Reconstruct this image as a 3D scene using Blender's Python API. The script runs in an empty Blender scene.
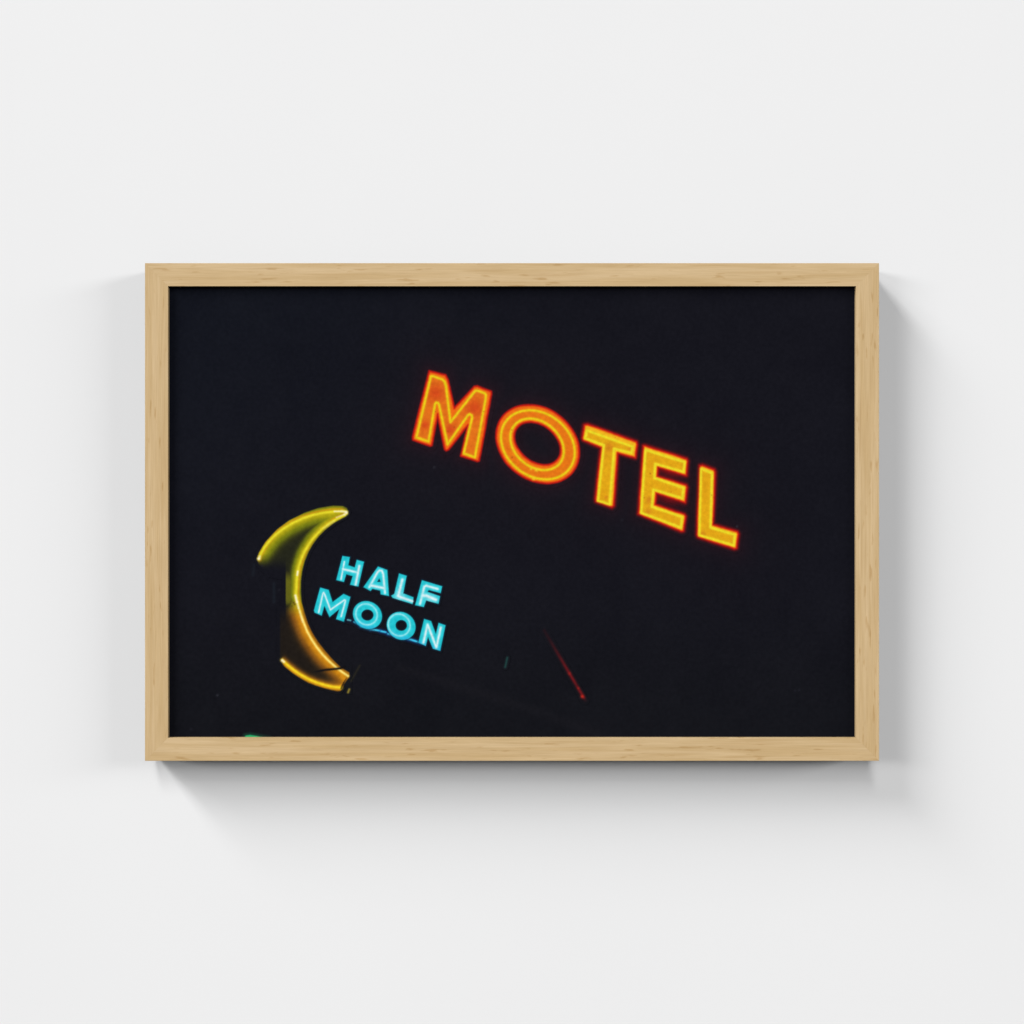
import bpy, bmesh, math
import numpy as np
from mathutils import Vector

S = bpy.context.scene
COL = S.collection
MM = 0.001
DEPTH = 40.0          # frame depth off the wall, mm
GAP = 0.6             # frame stands a hair off the wall
CAMD = 1422.2         # camera to the front face of the frame, mm
HW, HH = 344.0, 225.8 # half opening
RW = 23.1             # face width of a rail
SHEET = 5.8           # recess of the print behind the front face

# ------------------------------------------------------------------ materials
def new_mat(name):
    m = bpy.data.materials.new(name); m.use_nodes = True
    nt = m.node_tree
    return m, nt, nt.nodes['Principled BSDF']

def wall_material():
    m, nt, b = new_mat('matte_wall_paint')
    n = nt.nodes; l = nt.links
    tc = n.new('ShaderNodeTexCoord')
    no = n.new('ShaderNodeTexNoise'); no.inputs['Scale'].default_value = 2.3; no.inputs['Detail'].default_value = 3
    l.new(tc.outputs['Object'], no.inputs['Vector'])
    r = n.new('ShaderNodeValToRGB')
    r.color_ramp.elements[0].position = .3; r.color_ramp.elements[0].color = (.795, .795, .797, 1)
    r.color_ramp.elements[1].position = .7; r.color_ramp.elements[1].color = (.805, .805, .806, 1)
    l.new(no.outputs['Fac'], r.inputs['Fac']); l.new(r.outputs['Color'], b.inputs['Base Color'])
    f = n.new('ShaderNodeTexNoise'); f.inputs['Scale'].default_value = 420; f.inputs['Detail'].default_value = 4
    l.new(tc.outputs['Object'], f.inputs['Vector'])
    bp = n.new('ShaderNodeBump'); bp.inputs['Strength'].default_value = .05; bp.inputs['Distance'].default_value = .0004
    l.new(f.outputs['Fac'], bp.inputs['Height']); l.new(bp.outputs['Normal'], b.inputs['Normal'])
    b.inputs['Roughness'].default_value = .95
    b.inputs['Specular IOR Level'].default_value = .1
    return m

def wood_material(name, along, off):
    """pale bamboo-like wood, grain running along the given object axis"""
    m, nt, b = new_mat(name)
    n = nt.nodes; l = nt.links
    tc = n.new('ShaderNodeTexCoord')
    def mapped(sl, sc, o):
        mp = n.new('ShaderNodeMapping')
        s = [sc, sc * .35, sc]; s[along] = sl
        mp.inputs['Scale'].default_value = s
        mp.inputs['Location'].default_value = (off + o, off * .7 + o * 1.3, off * 1.7 - o)
        l.new(tc.outputs['Object'], mp.inputs['Vector'])
        return mp
    def noise(mp, detail=4, rough=.6, dist=0.0):
        t = n.new('ShaderNodeTexNoise'); t.inputs['Scale'].default_value = 1
        t.inputs['Detail'].default_value = detail; t.inputs['Roughness'].default_value = rough
        t.inputs['Distortion'].default_value = dist
        l.new(mp.outputs[0], t.inputs['Vector']); return t
    def ramp(src, p0, c0, p1, c1):
        r = n.new('ShaderNodeValToRGB')
        r.color_ramp.elements[0].position = p0; r.color_ramp.elements[0].color = (*c0, 1)
        r.color_ramp.elements[1].position = p1; r.color_ramp.elements[1].color = (*c1, 1)
        l.new(src, r.inputs['Fac']); return r
    def mul(a, bb, fac=1.0, mode='MULTIPLY'):
        x = n.new('ShaderNodeMix'); x.data_type = 'RGBA'; x.blend_type = mode
        x.inputs['Factor'].default_value = fac
        l.new(a, x.inputs['A']); l.new(bb, x.inputs['B']); return x.outputs['Result']
    # broad soft bands of tone
    broad = ramp(noise(mapped(7, 170, 3), 3, .5, .4).outputs['Fac'], .34, (.555, .390, .195), .66, (.625, .458, .256))
    # fine fibres
    fine = ramp(noise(mapped(26, 900, 9), 4, .65).outputs['Fac'], .30, (.90, .875, .84), .70, (1.05, 1.05, 1.06))
    c = mul(broad.outputs['Color'], fine.outputs['Color'])
    # long darker growth lines
    lines = ramp(noise(mapped(9, 420, 17), 2, .5, .3).outputs['Fac'], .28, (.92, .885, .83), .42, (1, 1, 1))
    c = mul(c, lines.outputs['Color'])
    # short brown flecks
    fl = ramp(noise(mapped(48, 330, 31), 2, .45, .2).outputs['Fac'], (.27), (.84, .77, .66), .36, (1, 1, 1))
    c = mul(c, fl.outputs['Color'])
    l.new(c, b.inputs['Base Color'])
    bp = n.new('ShaderNodeBump'); bp.inputs['Strength'].default_value = .12; bp.inputs['Distance'].default_value = .0002
    l.new(fine.outputs['Color'], bp.inputs['Height']); l.new(bp.outputs['Normal'], b.inputs['Normal'])
    b.inputs['Roughness'].default_value = .6
    b.inputs['Specular IOR Level'].default_value = .2
    return m

def print_material():
    """matte ink on paper: the printed picture is carried by the sheet's own ink colours"""
    m, nt, b = new_mat('matte_photo_ink')
    n = nt.nodes; l = nt.links
    at = n.new('ShaderNodeAttribute'); at.attribute_name = 'ink'
    tc = n.new('ShaderNodeTexCoord')
    no = n.new('ShaderNodeTexNoise'); no.inputs['Scale'].default_value = 260; no.inputs['Detail'].default_value = 3
    l.new(tc.outputs['Object'], no.inputs['Vector'])
    r = n.new('ShaderNodeValToRGB')
    r.color_ramp.elements[0].position = .3; r.color_ramp.elements[0].color = (.90, .90, .90, 1)
    r.color_ramp.elements[1].position = .7; r.color_ramp.elements[1].color = (1.08, 1.08, 1.08, 1)
    l.new(no.outputs['Fac'], r.inputs['Fac'])
    x = n.new('ShaderNodeMix'); x.data_type = 'RGBA'; x.blend_type = 'MULTIPLY'; x.inputs['Factor'].default_value = 1
    l.new(at.outputs['Color'], x.inputs['A']); l.new(r.outputs['Color'], x.inputs['B'])
    l.new(x.outputs['Result'], b.inputs['Base Color'])
    b.inputs['Roughness'].default_value = .9
    b.inputs['Specular IOR Level'].default_value = 0.0
    return m

def board_material():
    m, nt, b = new_mat('grey_backing_card')
    n = nt.nodes; l = nt.links
    no = n.new('ShaderNodeTexNoise'); no.inputs['Scale'].default_value = 90
    r = n.new('ShaderNodeValToRGB')
    r.color_ramp.elements[0].color = (.20, .16, .12, 1); r.color_ramp.elements[1].color = (.28, .23, .17, 1)
    l.new(no.outputs['Fac'], r.inputs['Fac']); l.new(r.outputs['Color'], b.inputs['Base Color'])
    b.inputs['Roughness'].default_value = .9
    return m

# world coordinates: x right, z up, wall face on y=0, camera on -y
def W(x, z, v):       # x,z in mm from the picture's centre, v = mm behind the frame's front face
    return (x * MM, -(DEPTH + GAP - v) * MM, z * MM)

# ------------------------------------------------------------------ wall
def make_wall():
    bm = bmesh.new()
    bmesh.ops.create_cube(bm, size=1)
    for v in bm.verts:
        v.co = Vector((v.co.x * 9, (v.co.y + .5) * .12, v.co.z * 9))
    me = bpy.data.meshes.new('wall'); bm.to_mesh(me); bm.free()
    o = bpy.data.objects.new('wall', me); COL.objects.link(o)
    me.materials.append(wall_material())
    o['kind'] = 'structure'
    o['label'] = 'plain smooth off-white wall behind the framed picture'
    o['category'] = 'wall'
make_wall()

# ------------------------------------------------------------------ frame
frame = bpy.data.objects.new('framed_picture', None); COL.objects.link(frame)
frame.location = (0, -GAP * MM, 0)
frame.empty_display_size = .1
frame['label'] = 'pale wooden framed photograph of glowing motel signs at night, hanging on white wall'
frame['category'] = 'framed picture'
def adopt(o, p):
    o.parent = p
    bpy.context.view_layer.update()
    o.matrix_parent_inverse = p.matrix_world.inverted()

PROFILE = [(0, .08), (.08, 0), (RW - .3, 0), (RW - .09, .09), (RW, .3), (RW, DEPTH), (5, DEPTH), (5, 5.4), (0, 5.4)]
def rail(side):
    horiz = side in 'tb'
    sgn = 1 if side in 'tr' else -1
    bm = bmesh.new()
    ends = []
    for e in (-1, 1):
        ring = []
        for (u, v) in PROFILE:
            if horiz: x, z = e * (HW + u - .02), sgn * (HH + u)
            else:     x, z = sgn * (HW + u), e * (HH + u - .02)
            ring.append(bm.verts.new(W(x, z, v)))
        ends.append(ring)
    k = len(PROFILE)
    for i in range(k):
        j = (i + 1) % k
        bm.faces.new((ends[0][i], ends[0][j], ends[1][j], ends[1][i]))
    bm.faces.new(ends[0]); bm.faces.new(ends[1][::-1])
    bmesh.ops.recalc_face_normals(bm, faces=bm.faces)
    me = bpy.data.meshes.new('frame_rail'); bm.to_mesh(me); bm.free()
    o = bpy.data.objects.new('frame_rail', me); COL.objects.link(o)
    me.materials.append(wood_material('pale_oak_' + {'t': 'top', 'b': 'bottom', 'l': 'left', 'r': 'right'}[side],
                                      0 if horiz else 2, {'t': 0., 'b': 5.3, 'l': 11.7, 'r': 21.1}[side]))
    adopt(o, frame)
for s_ in 'tblr': rail(s_)

def slab(name, hx, hz, v0, v1, mat, parent):
    bm = bmesh.new(); bmesh.ops.create_cube(bm, size=1)
    for v in bm.verts:
        v.co = Vector(W(v.co.x * 2 * hx, v.co.z * 2 * hz, v0 if v.co.y < 0 else v1))
    me = bpy.data.meshes.new(name); bm.to_mesh(me); bm.free()
    o = bpy.data.objects.new(name, me); COL.objects.link(o); me.materials.append(mat); adopt(o, parent)
    return o
slab('backing_board', HW + 4.4, HH + 4.4, SHEET + .5, SHEET + 3.5, board_material(), frame)

# ------------------------------------------------------------------ the printed picture
# Lay-out units are mm on the sheet seen as an image 1024 wide: (px, py), y down.
def tr(pts, ox, oy, s): return [(ox + x * s, oy + y * s) for x, y in pts]
def ell(cx, cy, ax, ay, sxy, n=72):
    Mx = np.array([[ax * ax, sxy], [sxy, ay * ay]], float)
    w, V = np.linalg.eigh(Mx)
    t = np.linspace(0, 2 * np.pi, n, endpoint=False)
    p = (V * np.sqrt(w)) @ np.vstack([np.cos(t), np.sin(t)])
    return [(cx + a, cy + b) for a, b in p.T]

def dseg(P, pts, closed):
    q = list(pts) + ([pts[0]] if closed else [])
    d = np.full(P.shape[0], 1e9)
    for (x0, y0), (x1, y1) in zip(q[:-1], q[1:]):
        dx, dy = x1 - x0, y1 - y0
        L = dx * dx + dy * dy + 1e-12
        t = np.clip(((P[:, 0] - x0) * dx + (P[:, 1] - y0) * dy) / L, 0, 1)
        d = np.minimum(d, np.hypot(P[:, 0] - x0 - t * dx, P[:, 1] - y0 - t * dy))
    return d
def inside(P, pts):
    r = np.zeros(P.shape[0], bool)
    n = len(pts)
    for i in range(n):
        x0, y0 = pts[i]; x1, y1 = pts[(i + 1) % n]
        if y0 == y1: continue
        c = ((y0 > P[:, 1]) != (y1 > P[:, 1])) & (P[:, 0] < (x1 - x0) * (P[:, 1] - y0) / (y1 - y0) + x0)
        r ^= c
    return r
def sdf(P, pts):      # positive inside
    d = dseg(P, pts, True)
    return np.where(inside(P, pts), d, -d)
def sm(a, b, x):
    t = np.clip((x - a) / (b - a), 0, 1); return t * t * (3 - 2 * t)
def ga(d, w): return np.exp(-(d / w) ** 2)
def mix(c, col, a): return c * (1 - a[:, None]) + np.asarray(col, float) * a[:, None]
def vn(P, s, seed):   # cheap value noise in [-1,1]
    rs = np.random.RandomState(seed); T = rs.rand(64, 64) * 2 - 1
    x, y = P[:, 0] / s, P[:, 1] / s
    i, j = np.floor(x).astype(int), np.floor(y).astype(int)
    u, v = x - i, y - j; u = u * u * (3 - 2 * u); v = v * v * (3 - 2 * v)
    g = lambda a, b: T[a % 64, b % 64]
    return (g(i, j) * (1 - u) + g(i + 1, j) * u) * (1 - v) + (g(i, j + 1) * (1 - u) + g(i + 1, j + 1) * u) * v

k = .09766
# MOTEL: body outline, yellow tube, fill colours
A = (410, 365, k)
motel = []
motel.append(dict(name='M', hue=0,
    body=[tr([(197, 62), (362, 104), (385, 150), (452, 445), (660, 222), (690, 218), (830, 272), (832, 300), (706, 980), (690, 985), (522, 930), (596, 610), (395, 865), (372, 875), (358, 862), (283, 500), (222, 822), (205, 828), (32, 765), (30, 735)], *A)],
    tube=[tr([(215, 115), (240, 116), (335, 150), (355, 172), (368, 215), (415, 585), (668, 265), (690, 262), (765, 290), (777, 305), (775, 345), (665, 945), (550, 905), (636, 540), (632, 515), (610, 503), (592, 515), (385, 812), (298, 410), (287, 388), (268, 385), (256, 402), (190, 782), (66, 742)], *A)]))
A = (490, 395, k)
motel.append(dict(name='O', hue=.12,
    body=[tr(ell(489, 503, 424, 400, 36500), *A), tr(ell(486, 497, 238, 222, 16500), *A)],
    tube=[tr(ell(490, 510, 378, 354, 29500), *A), tr(ell(482, 505, 274, 264, 19500), *A)]))
A = (575, 415, k)
motel.append(dict(name='T', hue=1,
    body=[tr([(95, 102), (130, 98), (628, 275), (636, 300), (618, 438), (436, 388), (396, 930), (378, 945), (215, 885), (210, 860), (268, 335), (85, 255), (76, 235)], *A)],
    tube=[tr([(125, 160), (590, 325), (577, 388), (400, 345), (354, 915), (236, 878), (295, 308), (103, 238)], *A)]))
A = (630, 435, .11719)
motel.append(dict(name='E', hue=1,
    body=[tr([(114, 92), (132, 92), (482, 204), (492, 222), (480, 345), (238, 274), (232, 352), (478, 428), (486, 446), (470, 575), (222, 492), (212, 595), (462, 678), (472, 694), (455, 818), (436, 820), (72, 672), (76, 640)], *A)],
    tube=[tr([(132, 128), (466, 232), (456, 314), (216, 246), (206, 366), (456, 452), (446, 540), (200, 466), (186, 612), (446, 700), (434, 790), (96, 664)], *A)]))
motel.append(dict(name='L', hue=1,
    body=[tr([(596, 262), (618, 258), (718, 296), (726, 315), (706, 765), (914, 826), (924, 846), (908, 965), (890, 970), (582, 870), (572, 850)], *A)],
    tube=[tr([(606, 288), (700, 326), (686, 790), (894, 852), (884, 940), (592, 855)], *A)]))

A = (310, 550, .078125)
B = (370, 570, .08791)
cyan = [
 dict(name='H', body=[tr([(415, 75), (512, 90), (492, 195), (572, 222), (598, 125), (693, 150), (620, 468), (512, 445), (545, 335), (465, 312), (435, 410), (335, 385)], *A)],
      st=[(tr([(440, 150), (398, 375)], *A), .85), (tr([(425, 245), (598, 285)], *A), 1.), (tr([(632, 205), (585, 440)], *A), 1.1)]),
 dict(name='A', body=[tr([(870, 210), (990, 255), (1012, 590), (905, 568), (898, 520), (800, 497), (775, 525), (683, 475)], *A), tr([(888, 366), (860, 408), (902, 408)], *A)],
      st=[(tr([(760, 475), (868, 280), (892, 262), (920, 265), (938, 310), (960, 550)], *A), 1.), (tr([(790, 455), (940, 487)], *A), 1.25)]),
 dict(name='L', body=[tr([(330, 38), (418, 65), (380, 265), (495, 310), (485, 388), (258, 318), (240, 292), (276, 270)], *B)],
      st=[(tr([(368, 110), (320, 295), (350, 310), (480, 355)], *B), 1.25)]),
 dict(name='F', body=[tr([(590, 115), (822, 185), (805, 264), (668, 228), (656, 248), (798, 298), (780, 385), (640, 347), (612, 422), (512, 400)], *B)],
      st=[(tr([(570, 385), (618, 190), (640, 178), (770, 216)], *B), 1.1), (tr([(605, 290), (640, 292), (750, 338)], *B), 1.5)]),
 dict(name='M', body=[tr([(130, 480), (240, 510), (290, 665), (430, 560), (518, 600), (435, 918), (333, 885), (372, 760), (250, 860), (185, 720), (150, 840), (60, 802), (50, 772)], *A)],
      st=[(tr([(112, 795), (165, 560), (175, 545), (185, 560), (262, 765), (440, 640), (452, 645), (450, 665), (400, 850)], *A), .9)]),
 dict(name='O', body=[tr(ell(736, 832, 187, 179, 3500), *A), tr(ell(735, 832, 77, 70, 0), *A)],
      st=[(tr(ell(724, 824, 137, 134, 1500), *A), .62)]),
 dict(name='O', body=[tr(ell(355, 635, 164, 160, 2500), *B), tr(ell(356, 630, 64, 61, 0), *B)],
      st=[(tr(ell(332, 625, 124, 124, 1000), *B), .68)]),
 dict(name='N', body=[tr([(615, 555), (695, 580), (750, 725), (780, 600), (860, 628), (800, 920), (715, 895), (660, 765), (635, 865), (550, 825)], *B)],
      st=[(tr([(608, 825), (655, 620), (755, 880), (805, 655)], *B), 1.1)]),
]
# the bright wire along the foot of the word MOON
wire = [((347.6, 619.8), (350.6, 620.4)), ((354.2, 621.8), (361, 626.2)), ((361, 626.2), (370, 629.0)), ((371, 629.2), (379.6, 630.6)), ((381.2, 631.2), (386, 632.2)), ((388.2, 633.6), (396, 636)), ((396, 636), (408, 638.8)), ((408.5, 638.8), (422, 643.2))]

A = (250, 500, k); B = (270, 600, k)
moon_body = tr([(72, 600), (95, 540), (160, 432), (280, 300), (400, 210), (560, 132), (700, 86), (850, 62), (950, 66), (988, 84), (1003, 118), (998, 140), (975, 164), (860, 228), (765, 305), (700, 372), (640, 455), (598, 530), (560, 630), (535, 730), (522, 830), (522, 950)], *A) + \
    tr([(325, 20), (348, 120), (385, 240), (430, 335), (490, 430), (560, 520), (640, 612), (720, 690), (808, 745), (808, 785), (742, 880), (712, 930), (690, 936), (560, 898), (400, 848), (260, 760), (170, 690), (108, 630), (105, 600), (104, 100), (148, 90), (152, 0)], *B) + \
    tr([(360, 960), (360, 790), (200, 760), (90, 660)], *A)
moon_tube_up = tr([(92, 602), (112, 550), (150, 482), (200, 420), (260, 358), (340, 295), (430, 240), (540, 188), (640, 155), (750, 132), (860, 118), (960, 114), (985, 122), (988, 138), (970, 154), (900, 190), (820, 232), (750, 285), (690, 345), (640, 400), (590, 475), (550, 545), (520, 620), (498, 690), (486, 760), (478, 850), (472, 960)], *A) + \
    tr([(282, 20), (300, 90), (322, 165), (350, 245), (382, 325), (430, 410), (480, 485), (540, 560), (600, 622), (680, 692), (740, 738), (800, 778)], *B)
moon_tube_lo = tr([(125, 615), (180, 665), (250, 722), (320, 768), (400, 812), (480, 845), (560, 870), (640, 888), (728, 898)], *B)

def cyan_sd(P, g):
    s = sdf(P, g['body'][0])
    for h in g['body'][1:]: s = np.minimum(s, -sdf(P, h))
    return s
def motel_sd(P, g): return cyan_sd(P, g)

def background(P):
    n1 = vn(P, 60, 1); n2 = vn(P, 14, 2); n3 = vn(P, 3.2, 3)
    c = np.zeros((len(P), 3)) + (22.5, 22.5, 29.5)
    cool = sm(620, 300, P[:, 0] * .55 + P[:, 1] * .75)          # bluer night towards the upper left
    c += cool[:, None] * np.array([-1.6, .4, 1.2])
    low = sm(560, 740, P[:, 1]); c += low[:, None] * np.array([-1, -.5, -2.5])
    c += (n1 * 1.0 + n2 * .8 + n3 * .8)[:, None]
    return c

def ink(P):
    """printed colour (display values 0..255) at sheet points"""
    c = background(P)
    n = vn(P, 3.0, 7); nf = vn(P, 1.6, 9); nb = vn(P, 11, 11)
    # faint red bloom of the big word into the night
    dm = np.full(len(P), 1e9)
    box = (P[:, 0] > 340) & (P[:, 0] < 810) & (P[:, 1] > 300) & (P[:, 1] < 620)
    idx = np.where(box)[0]
    sds = {}
    if len(idx):
        Q = P[idx]
        for i, g in enumerate(motel):
            s = motel_sd(Q, g); sds[i] = s
            dm[idx] = np.minimum(dm[idx], -s)
    halo = np.exp(-np.clip(dm, 0, 1e3) / 7.0) * 15 + np.exp(-np.clip(dm, 0, 1e3) / 26.0) * 3
    c += halo[:, None] * np.array([1., .0, .05])
    for cx, cy, w_ in ((669, 471.5, 1.), (667, 499, .9)):       # red light held between the arms of the E
        c = mix(c, (118, 18, 24), w_ * .8 * np.exp(-((P[:, 0] - cx) / 14) ** 2 - ((P[:, 1] - cy - (P[:, 0] - cx) * .29) / 6) ** 2))
    for i, g in enumerate(motel):
        if not len(idx): break
        s = sds[i]; Q = P[idx]; cc = c[idx]; h = g['hue']
        near = np.where(s > -6)[0]
        if not len(near): continue
        s = s[near]; q = Q[near]; m = cc[near]
        td = np.full(len(q), 1e9); tin = np.zeros(len(q), bool)
        for t in g['tube']:
            td = np.minimum(td, dseg(q, t, True)); tin ^= inside(q, t)
        nn = n[idx][near]; nbb = nb[idx][near]; nff = nf[idx][near]
        yellow = h > .5
        red = (206, 34, 22); org = (236, 104, 24) if not yellow else (240, 150, 26)
        m = mix(m, (132, 20, 22), .9 * sm(-4.3 if yellow else -2.4, -.3, s) ** 1.3)
        sw = s + nbb * .3 + nn * .12
        m = mix(m, red, sm(-1.7, .55, sw))
        m = mix(m, org, sm(-.1, 1.9, sw))
        if yellow: m = mix(m, (238, 186, 34), sm(1.2, 2.6, s) * .8)
        fill = np.array((224, 111, 28.)) if not yellow else np.array((224, 164, 24.))
        if h == .12: fill = np.array((228, 116, 24.))
        fillc = np.repeat(fill[None], len(q), 0) + (nn * 4 + nbb * 3)[:, None] * np.array([.6, 1.25, .2])
        if h == 0:      # the M is a deeper red high in both stems
            for (cx, cy, r) in ((436, 393, 9), (474.5, 408, 9), (450, 430, 6), (425, 425, 4)):
                fillc = mix(fillc, (206, 66, 28), .8 * ga(np.hypot(q[:, 0] - cx, q[:, 1] - cy), r))
        if yellow:
            for (cx, cy, r) in ((606.2, 497.3, 1.8), (608.5, 447, 5), (650, 500, 4), (702, 535, 4), (737, 538, 2.4), (648, 512, 3), (630, 449, 2.6)):
                fillc = mix(fillc, (200, 112, 30), .6 * ga(np.hypot(q[:, 0] - cx, q[:, 1] - cy), r))
        m = mix(m, fillc, 0) if False else m * (1 - (tin * sm(.0, 1.2, td))[:, None]) + fillc * (tin * sm(.0, 1.2, td))[:, None]
        col = (230, 202, 26) if not yellow else (234, 218, 40)
        m = mix(m, col, np.clip(ga(td, 1.42) * (1.06 + .1 * nff), 0, 1))
        # grime specks inside the channel letters
        rs = np.random.RandomState(40 + i)
        P0 = np.array(g['body'][0])
        for _ in range(8 if not yellow else 3):
            x = rs.uniform(P0[:, 0].min(), P0[:, 0].max()); y = rs.uniform(P0[:, 1].min(), P0[:, 1].max()); r = rs.uniform(.5, .9)
            m = mix(m, (150, 60, 24), .5 * ga(np.hypot(q[:, 0] - x, q[:, 1] - y), r) * sm(1.5, 3, s))
        cc[near] = m; c[idx] = cc
    # clear lumps on the O's tubes
    for x, y, r in ((533.5, 478.8, 1.7), (536.5, 470.2, 1.8), (531, 469, 1.2)):
        c = mix(c, (238, 205, 40), ga(np.hypot(P[:, 0] - x, P[:, 1] - y), r) * .8)

    # HALF MOON
    box = np.where((P[:, 0] > 300) & (P[:, 0] < 460) & (P[:, 1] > 545) & (P[:, 1] < 665))[0]
    if len(box):
        q = P[box]; m = c[box]; nn = n[box]; nff = nf[box]
        for (a, b), wv in zip(wire, (.8, .9, 1.3, 1.1, 1.0, 1.1, 1.2, 1.1, 1.)):
            d = dseg(q, [a, b], False)
            m = mix(m, (20, 60, 150), (.6 if a[0] > 375 else .25) * ga(d, 2.2))
            m = mix(m, (64, 205, 240) if wv > .8 else (90, 170, 175), ga(d, wv))
        for g in cyan:
            s = cyan_sd(q, g)
            m = mix(m, (18, 40, 60), .6 * sm(-2.2, -.2, s))
            body = np.repeat(np.array([[36, 196, 208.]]), len(q), 0) + (nn * 9)[:, None] * np.array([.8, 1, .9])
            body = mix(body, (160, 230, 235), .8 * ga(np.hypot((q[:, 0] - 399) / 1.0, (q[:, 1] - 596) / 1.2), 5) + .6 * ga(np.hypot(q[:, 0] - 430, q[:, 1] - 599), 5.5))
            foot = (q[:, 0] - 355) * .31 + 622.6 - q[:, 1]          # distance above the glowing wire
            body = mix(body, (42, 176, 228), .6 * ga(foot, 2.6) * (q[:, 1] > 615) * (q[:, 0] > 352))
            a = sm(-.55, .65, s)[:, None]
            m = m * (1 - a) + body * a
            for st, wv in g['st']:
                d = dseg(q, st, False) if len(st) < 20 else dseg(q, st, True)
                m = mix(m, (95, 220, 232), np.clip(.6 * ga(d, 2.1 * max(wv, .8)), 0, 1) * sm(-.5, .6, s))
                m = mix(m, (222, 240, 243) if wv > .7 else (150, 228, 235), np.clip(ga(d, (.86 if wv < .95 else 1.06) * max(wv, .85)) * (.95 + .1 * nff), 0, 1))
        c[box] = m

    # crescent
    box = np.where((P[:, 0] > 245) & (P[:, 0] < 365) & (P[:, 1] > 498) & (P[:, 1] < 702))[0]
    if len(box):
        q = P[box]; m = c[box]; nn = n[box]; nff = nf[box]; nbb = nb[box]; nn_ = nn
        s = sdf(q, moon_body); du = dseg(q, moon_tube_up, False); dl = dseg(q, moon_tube_lo, False)
        low = sm(597, 619, q[:, 1] + (q[:, 0] - 290) * -.25 + nn_ * 1.2)
        # body: the tube's light on the painted sheet metal, printed as it is in the picture
        a = sm(-.9, .9, s) * sm(281.2, 283.6, q[:, 0] + 60 * (q[:, 1] < 568) + 30 * 0)
        a = np.where(q[:, 1] < 566, sm(-.9, .9, s), np.where(q[:, 1] > 608, sm(-1.2, 1.2, s), sm(-.9, .9, s)))
        up_right = sm(570, 560, q[:, 1]) * 0
        ru = (6.2 - 1.0 * sm(540, 600, q[:, 1])) * (1 - sm(600, 613, q[:, 1])) + 9.6 * sm(600, 613, q[:, 1])
        tipw = sm(316, 338, q[:, 0]) * sm(560, 540, q[:, 1])
        dt = dseg(q, moon_tube_up[:15], False); dr = dseg(q, moon_tube_up[14:], False)
        gu = np.maximum(np.exp(-(dt / (8.8 + 5 * tipw)) ** 1.7), np.exp(-(dr / (ru + 4 * tipw)) ** 2.0))
        gl = np.exp(-(dl / 3.9) ** 1.6) * sm(280.5, 286, q[:, 0])
        endw = np.exp(-(np.hypot(q[:, 0] - 344, q[:, 1] - 681) / 9) ** 2)
        dark = np.array([37, 38, 27.]) * (1 - low[:, None]) + np.array([33, 28, 24.]) * low[:, None]
        brt = np.array([176, 164, 22.]) * (1 - low[:, None]) + np.array([206, 134, 22.]) * low[:, None]
        # greener rim of the falloff in the upper half
        mid = np.array([112, 118, 22.]) * (1 - low[:, None]) + np.array([124, 78, 26.]) * low[:, None]
        gg = np.clip(gu + gl * .8 * low + endw * .12 * low, 0, 1)
        f1 = sm(0, .5, gg)[:, None]; f2 = sm(.4, 1, gg)[:, None]
        body = dark * (1 - f1) + mid * f1; body = body * (1 - f2) + brt * f2
        body = body + (nn * 4 + nbb * 3)[:, None] * (.3 + gg[:, None]) * np.array([1, .9, .3])
        # left of the stem the panel drops off to night
        faint = np.where((q[:, 1] > 566) & (q[:, 1] < 610) & (q[:, 0] < 294), .75, 1.)
        left_up = np.maximum(sm(553, 571, q[:, 1] - .12 * (q[:, 0] - 270)) * sm(286.4, 285.2, q[:, 0]) * sm(630, 604, q[:, 1]), sm(339, 351, q[:, 0]) * (q[:, 1] < 540) * sm(1, 2.2, du))
        a = a * (1 - left_up)
        stem = (q[:, 1] > 560) & (q[:, 1] < 614)
        body = np.where(stem[:, None], np.maximum(body, np.array([98, 97, 21.]) * (1 - low[:, None]) * (sm(562, 582, q[:, 1]) * sm(613, 602, q[:, 1]))[:, None]), body)
        m = m * (1 - a[:, None]) + body * a[:, None]
        # amber outer lip beside the tubes
        side = (s < 4.2) & (s > -1)
        lip = ga(du - 2.2, 1.1) * side
        m = mix(m, (196, 134, 22), .75 * lip * a)
        m = mix(m, (150, 92, 20), .8 * ga(s - 1.0, .9) * sm(600, 620, q[:, 1]) * (du < 9))
        m = mix(m, (112, 116, 26), .8 * ga(s - .6, 1.0) * (q[:, 1] < 560) * sm(290, 330, q[:, 0]) * (du < 9))
        m = mix(m, (214, 140, 22), .8 * sm(281.5, 285, q[:, 0]) * ga(dl - 1.9, 1.3) * (s < 3.2) * (s > -1))
        # the tubes
        tw = np.where(q[:, 1] < 600, 1.55, 1.35)
        tcol = np.array([230, 216, 44.]) * (1 - low[:, None]) + np.array([250, 216, 92.]) * low[:, None]
        t = np.clip(ga(du, tw), 0, 1)[:, None]; m = m * (1 - t) + tcol * t
        t = np.clip(ga(du, .7), 0, 1)[:, None] * low[:, None] * .6; m = m * (1 - t) + np.array([255, 236, 150.]) * t
        m = mix(m, (238, 196, 32), np.clip(ga(dl, 1.75) * 1.05, 0, 1))
        m = mix(m, (248, 220, 40), ga(dl, .8) * .7)
        # white hot glass where the tubes turn or end
        for x, y, r, w in ((258.9, 558.6, 1.5, 1), (259.7, 556.4, 1.2, .7), (346.3, 512.6, 1.5, 1), (344.6, 514.6, 1.2, .7), (282.4, 660.4, 1.4, 1), (284, 661.8, 1.2, .8),):
            m = mix(m, (250, 240, 214), w * ga(np.hypot(q[:, 0] - x, q[:, 1] - y), r))
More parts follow.
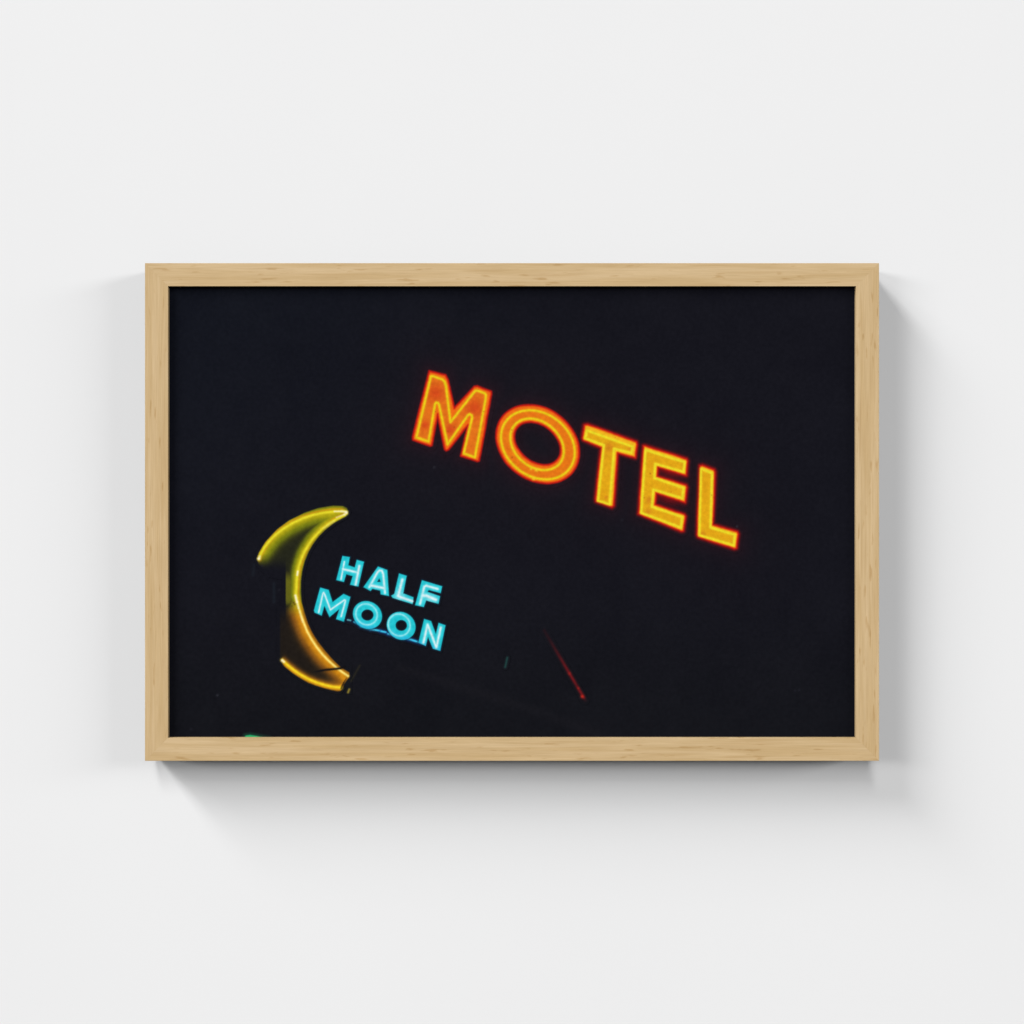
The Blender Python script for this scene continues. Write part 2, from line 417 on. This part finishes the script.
        for p0, p1, r, w in (((297.8, 571.5), (297.3, 575), 1.0, .95), ((295.4, 595.5), (297, 602), 1.2, .95), ((297, 602), (298.6, 608), 1.0, .7), ((334.5, 511.4), (341, 511.3), .9, .75),
                             ((342, 511.3), (346, 512), 1.1, .8), ((336.5, 517.5), (344, 514.5), .8, .55), ((298.6, 608), (302.5, 622), .8, .4)):
            m = mix(m, (250, 240, 206), w * ga(dseg(q, [p0, p1], False), r))
        d = dseg(q, tr([(860, 218), (760, 288)], 250, 500, k), False); m = mix(m, (240, 222, 140), .35 * ga(d, 1.2))
        # dirt and a dark stay across the horn
        for x, y, r in ((293.6, 602.6, 1.1), (294.8, 604.2, .9), (290.8, 601.5, .7), (292, 606, .6)):
            m = mix(m, (84, 62, 20), .75 * ga(np.hypot(q[:, 0] - x, q[:, 1] - y), r))
        d = dseg(q, tr([(420, 742), (560, 716), (700, 702), (760, 690)], 270, 600, k), False)
        wst = .5 + .7 * sm(312, 322, q[:, 0])
        m = mix(m, (20, 19, 22), np.clip(ga(d, wst) * sm(309, 322, q[:, 0]) * 1.1, 0, 1) * .96)
        d = dseg(q, tr([(920, 670), (830, 830)], 270, 600, k), False); m = mix(m, (46, 43, 32), .7 * ga(d, 1.0))
        d = dseg(q, tr([(770, 800), (730, 905)], 270, 600, k), False); m = mix(m, (16, 16, 20), .7 * ga(d, 1.0) * (s < 1.5))
        d = dseg(q, tr([(812, 915), (800, 945)], 270, 600, k), False); m = mix(m, (150, 132, 50), .95 * ga(d, 1.15))
        c[box] = m

    # red strip of neon, small teal and green lights
    a, b = (544.2, 630.5), (585.3, 700.2)
    t = np.clip(((P[:, 0] - a[0]) * (b[0] - a[0]) + (P[:, 1] - a[1]) * (b[1] - a[1])) / ((b[0] - a[0]) ** 2 + (b[1] - a[1]) ** 2), 0, 1)
    d = dseg(P, [a, b], False)
    st = (.12 + .66 * sm(0, .75, t)) * (1 - .25 * ga(t - .78, .05)) * (1 - sm(.955, 1, t) * .8)
    c = mix(c, (138, 26, 30), st * ga(d, 1.65))
    for x, y, r in ((569.5, 673.5, 1.6), (578.3, 688.2, 1.2), (582.2, 696.4, 1.6)):
        c = mix(c, (204, 46, 32), (.35 if r < 1.5 or x < 575 else .85) * ga(np.hypot(P[:, 0] - x, P[:, 1] - y), r))
    d = dseg(P, [(507.3, 657.6), (505.2, 667.0)], False)
    c = mix(c, (34, 74, 70), .75 * ga(d, 1.2))
    s = sdf(P, [(244.0, 738.5), (245.4, 735.4), (250, 734.6), (258, 736.0), (270, 738.5)])
    c = mix(c, (40, 176, 108), sm(-.8, .9, s)); c = mix(c, (30, 80, 60), .5 * sm(-4, -.5, s) * (s < 0))
    # dust-like far lights
    for x, y, v in ((217.3, 695.2, 52), (434.3, 467.2, 46), (737, 526.3, 52), (191, 729, 34), (799, 690, 34), (795, 690.5, 32), (622, 520, 36), (262, 566, 34), (279, 590, 34)):
        c = mix(c, (v, v, v + 8), .9 * ga(np.hypot(P[:, 0] - x, P[:, 1] - y), 1.1))
    for a_, b_, w_ in (((274, 584), (274, 602), 1.), ((254, 565), (253, 575), .8)):
        d = dseg(P, [a_, b_], False); c = mix(c, (30, 36, 44), .6 * w_ * ga(d, 1.6))
    d = dseg(P, [(400, 668), (470, 690), (540, 712), (600, 735)], False)
    c = mix(c, (30, 29, 34), .35 * ga(d, 5))
    return c

ILLUM = 1.06
def to_lin(c):
    x = np.clip(c, 0, 255) / 255
    return np.where(x <= .04045, x / 12.92, ((x + .055) / 1.055) ** 2.4)

INK = print_material()
KS = (CAMD + SHEET) / CAMD
STACK = [0]
def grid_mesh(name, x0, y0, x1, y1, step, v, keep, parent):
    xs = np.arange(x0, x1 + step * .5, step); ys = np.arange(y0, y1 + step * .5, step)
    xs[-1] = x1; ys[-1] = y1
    X, Y = np.meshgrid(xs, ys); nx, ny = len(xs), len(ys)
    P = np.column_stack([X.ravel(), Y.ravel()])
    I = np.arange(nx * ny).reshape(ny, nx)
    quads = np.column_stack([I[1:, :-1].ravel(), I[1:, 1:].ravel(), I[:-1, 1:].ravel(), I[:-1, :-1].ravel()])
    if keep is not None:
        kp = keep(P)
        quads = quads[kp[quads].any(1)]
    used = np.unique(quads); remap = np.full(len(P), -1); remap[used] = np.arange(len(used))
    quads = remap[quads]; P = P[used]
    co = np.zeros((len(P), 3))
    co[:, 0] = (P[:, 0] - 512) * KS * MM; co[:, 2] = (512 - P[:, 1]) * KS * MM
    co[:, 1] = -(DEPTH + GAP - v) * MM
    me = bpy.data.meshes.new(name)
    me.from_pydata(co.tolist(), [], quads.tolist())
    at = me.color_attributes.new('ink', 'FLOAT_COLOR', 'POINT')
    col = np.ones((len(P), 4)); col[:, :3] = np.clip(to_lin(ink(P)) / ILLUM, 0, .95)
    at.data.foreach_set('color', col.astype(np.float32).ravel())
    me.update()
    o = bpy.data.objects.new(name, me); COL.objects.link(o); me.materials.append(INK)
    adopt(o, parent)
    return o
px, pz = (HW + 4.2) / KS, (HH + 4.2) / KS
sheet = grid_mesh('photo_print', 512 - px, 512 - pz, 512 + px, 512 + pz, 1.25, SHEET, None, frame)
sheet['label'] = 'near-black night photograph print'

def patch(name, pts, pad, step, sd, label):
    q = np.array(pts); STACK[0] += 1
    o = grid_mesh(name, q[:, 0].min() - pad, q[:, 1].min() - pad, q[:, 0].max() + pad, q[:, 1].max() + pad, step, SHEET - .10 - .012 * STACK[0],
                  (lambda P: sd(P) > -pad), sheet)
    o['label'] = label
for g in motel:
    patch('orange_letter' if g['hue'] < .5 else 'yellow_letter', g['body'][0], 5.0, .55, lambda P, g=g: motel_sd(P, g), ('orange' if g['hue'] < .5 else 'yellow') + ' glowing capital letter ' + g['name'] + ' with red edge, in MOTEL')
for i, g in enumerate(cyan):
    w = 'HALF' if i < 4 else 'MOON'
    patch('cyan_letter', g['body'][0], 2.0, .42, lambda P, g=g: cyan_sd(P, g), 'cyan glowing capital letter %s in %s' % (g['name'], w))
patch('crescent_moon', moon_body, 3.0, .5, lambda P: np.maximum(sdf(P, moon_body), -dseg(P, [(353, 667), (349, 695)], False) + 1), 'yellow and amber neon crescent')
patch('light_streak', [(544, 630), (585, 701)], 4.0, .6, lambda P: -dseg(P, [(544, 630), (585, 701)], False), 'thin dim red streak')
patch('small_light', [(505.2, 657.5), (507.3, 667)], 3.0, .6, lambda P: -dseg(P, [(507.3, 657.6), (505.2, 667.0)], False), 'tiny dim teal dash')
patch('small_light', [(244, 734.6), (270, 737.5)], 3.5, .6, lambda P: sdf(P, [(244.0, 738.5), (245.4, 735.4), (250, 734.6), (258, 736.0), (270, 738.5)]), 'green sliver at the lower edge')
def wire_sd(P):
    d = np.full(len(P), 1e9)
    for a, b in wire: d = np.minimum(d, dseg(P, [a, b], False))
    for i, g in enumerate(cyan): d = np.where(cyan_sd(P, g) > -2.6, 1e9, d)   # leave the letters' own ink alone
    return -d
patch('blue_wire', [(346, 619), (423, 644)], 4.0, .42, wire_sd, 'thin blue glowing wire along the foot of MOON')

# ------------------------------------------------------------------ light
world = bpy.data.worlds.new('World'); S.world = world; world.use_nodes = True
world.node_tree.nodes['Background'].inputs['Color'].default_value = (1, 1, 1, 1)
world.node_tree.nodes['Background'].inputs['Strength'].default_value = 0.045

def lamp(name, dirn, R, sx, sy, radiosity, up=None):
    """area lamp in direction dirn (x right, y up, z out of wall); radiosity = wall irradiance it gives /pi"""
    d = Vector(dirn).normalized()
    pos = Vector((d.x, -d.z, d.y)) * R
    ld = bpy.data.lights.new(name, 'AREA'); ld.shape = 'RECTANGLE'; ld.size = sx; ld.size_y = sy
    o = bpy.data.objects.new(name, ld); COL.objects.link(o)
    o.location = pos
    z = pos.normalized()                       # lamp shines along its -z
    y = (Vector(up) - Vector(up).dot(z) * z).normalized()   # size_y axis
    x = y.cross(z)
    from mathutils import Matrix
    M_ = Matrix((x, y, z)).transposed().to_4x4(); M_.translation = pos
    o.matrix_world = M_
    area = sx * sy
    cosw = d.z
    # E = L * area * cosw / R^2 ; L = P / (pi*area)  ->  wanted E/pi = radiosity
    ld.energy = radiosity * math.pi * math.pi * R * R / cosw
    return o
Y = (0, -1, 0)   # out of the wall
RR = 80.0; q_ = RR / 9
lamp('softbox_key_upper_left', (-1.5, 1.8, 1), RR, 1.6 * q_, 4.0 * q_, .255, Y)
lamp('softbox_key_grazing', (-2.5, 2.2, 1), RR, 2.4 * q_, 3.2 * q_, .09, Y)
lamp('softbox_above', (-.12, .84, 1), RR, 1.2 * q_, 2.2 * q_, .15, Y)
lamp('softbox_left', (-1.12, .24, 1), RR, 1.5 * q_, 4.6 * q_, .185, Y)
lamp('softbox_right', (1.9, .44, 1), RR, 1.6 * q_, 5.0 * q_, .165, Y)
lamp('softbox_front_high', (0.0, .42, 1), RR, 1.2 * q_, 4.2 * q_, .225, Y)

# ------------------------------------------------------------------ camera
cd = bpy.data.cameras.new('camera'); cam = bpy.data.objects.new('camera', cd); COL.objects.link(cam)
cd.lens = 50; cd.sensor_width = 36; cd.clip_start = .05; cd.clip_end = 200
cam.location = (0, -(DEPTH + GAP + CAMD) * MM, 0); cam.rotation_euler = (math.radians(90), 0, 0)
S.camera = cam
S.render.resolution_x = 1024; S.render.resolution_y = 1024
S.view_settings.view_transform = 'Standard'; S.view_settings.look = 'None'
S.view_settings.exposure = 0; S.view_settings.gamma = 1

S.cycles.max_bounces = 2; S.cycles.diffuse_bounces = 0
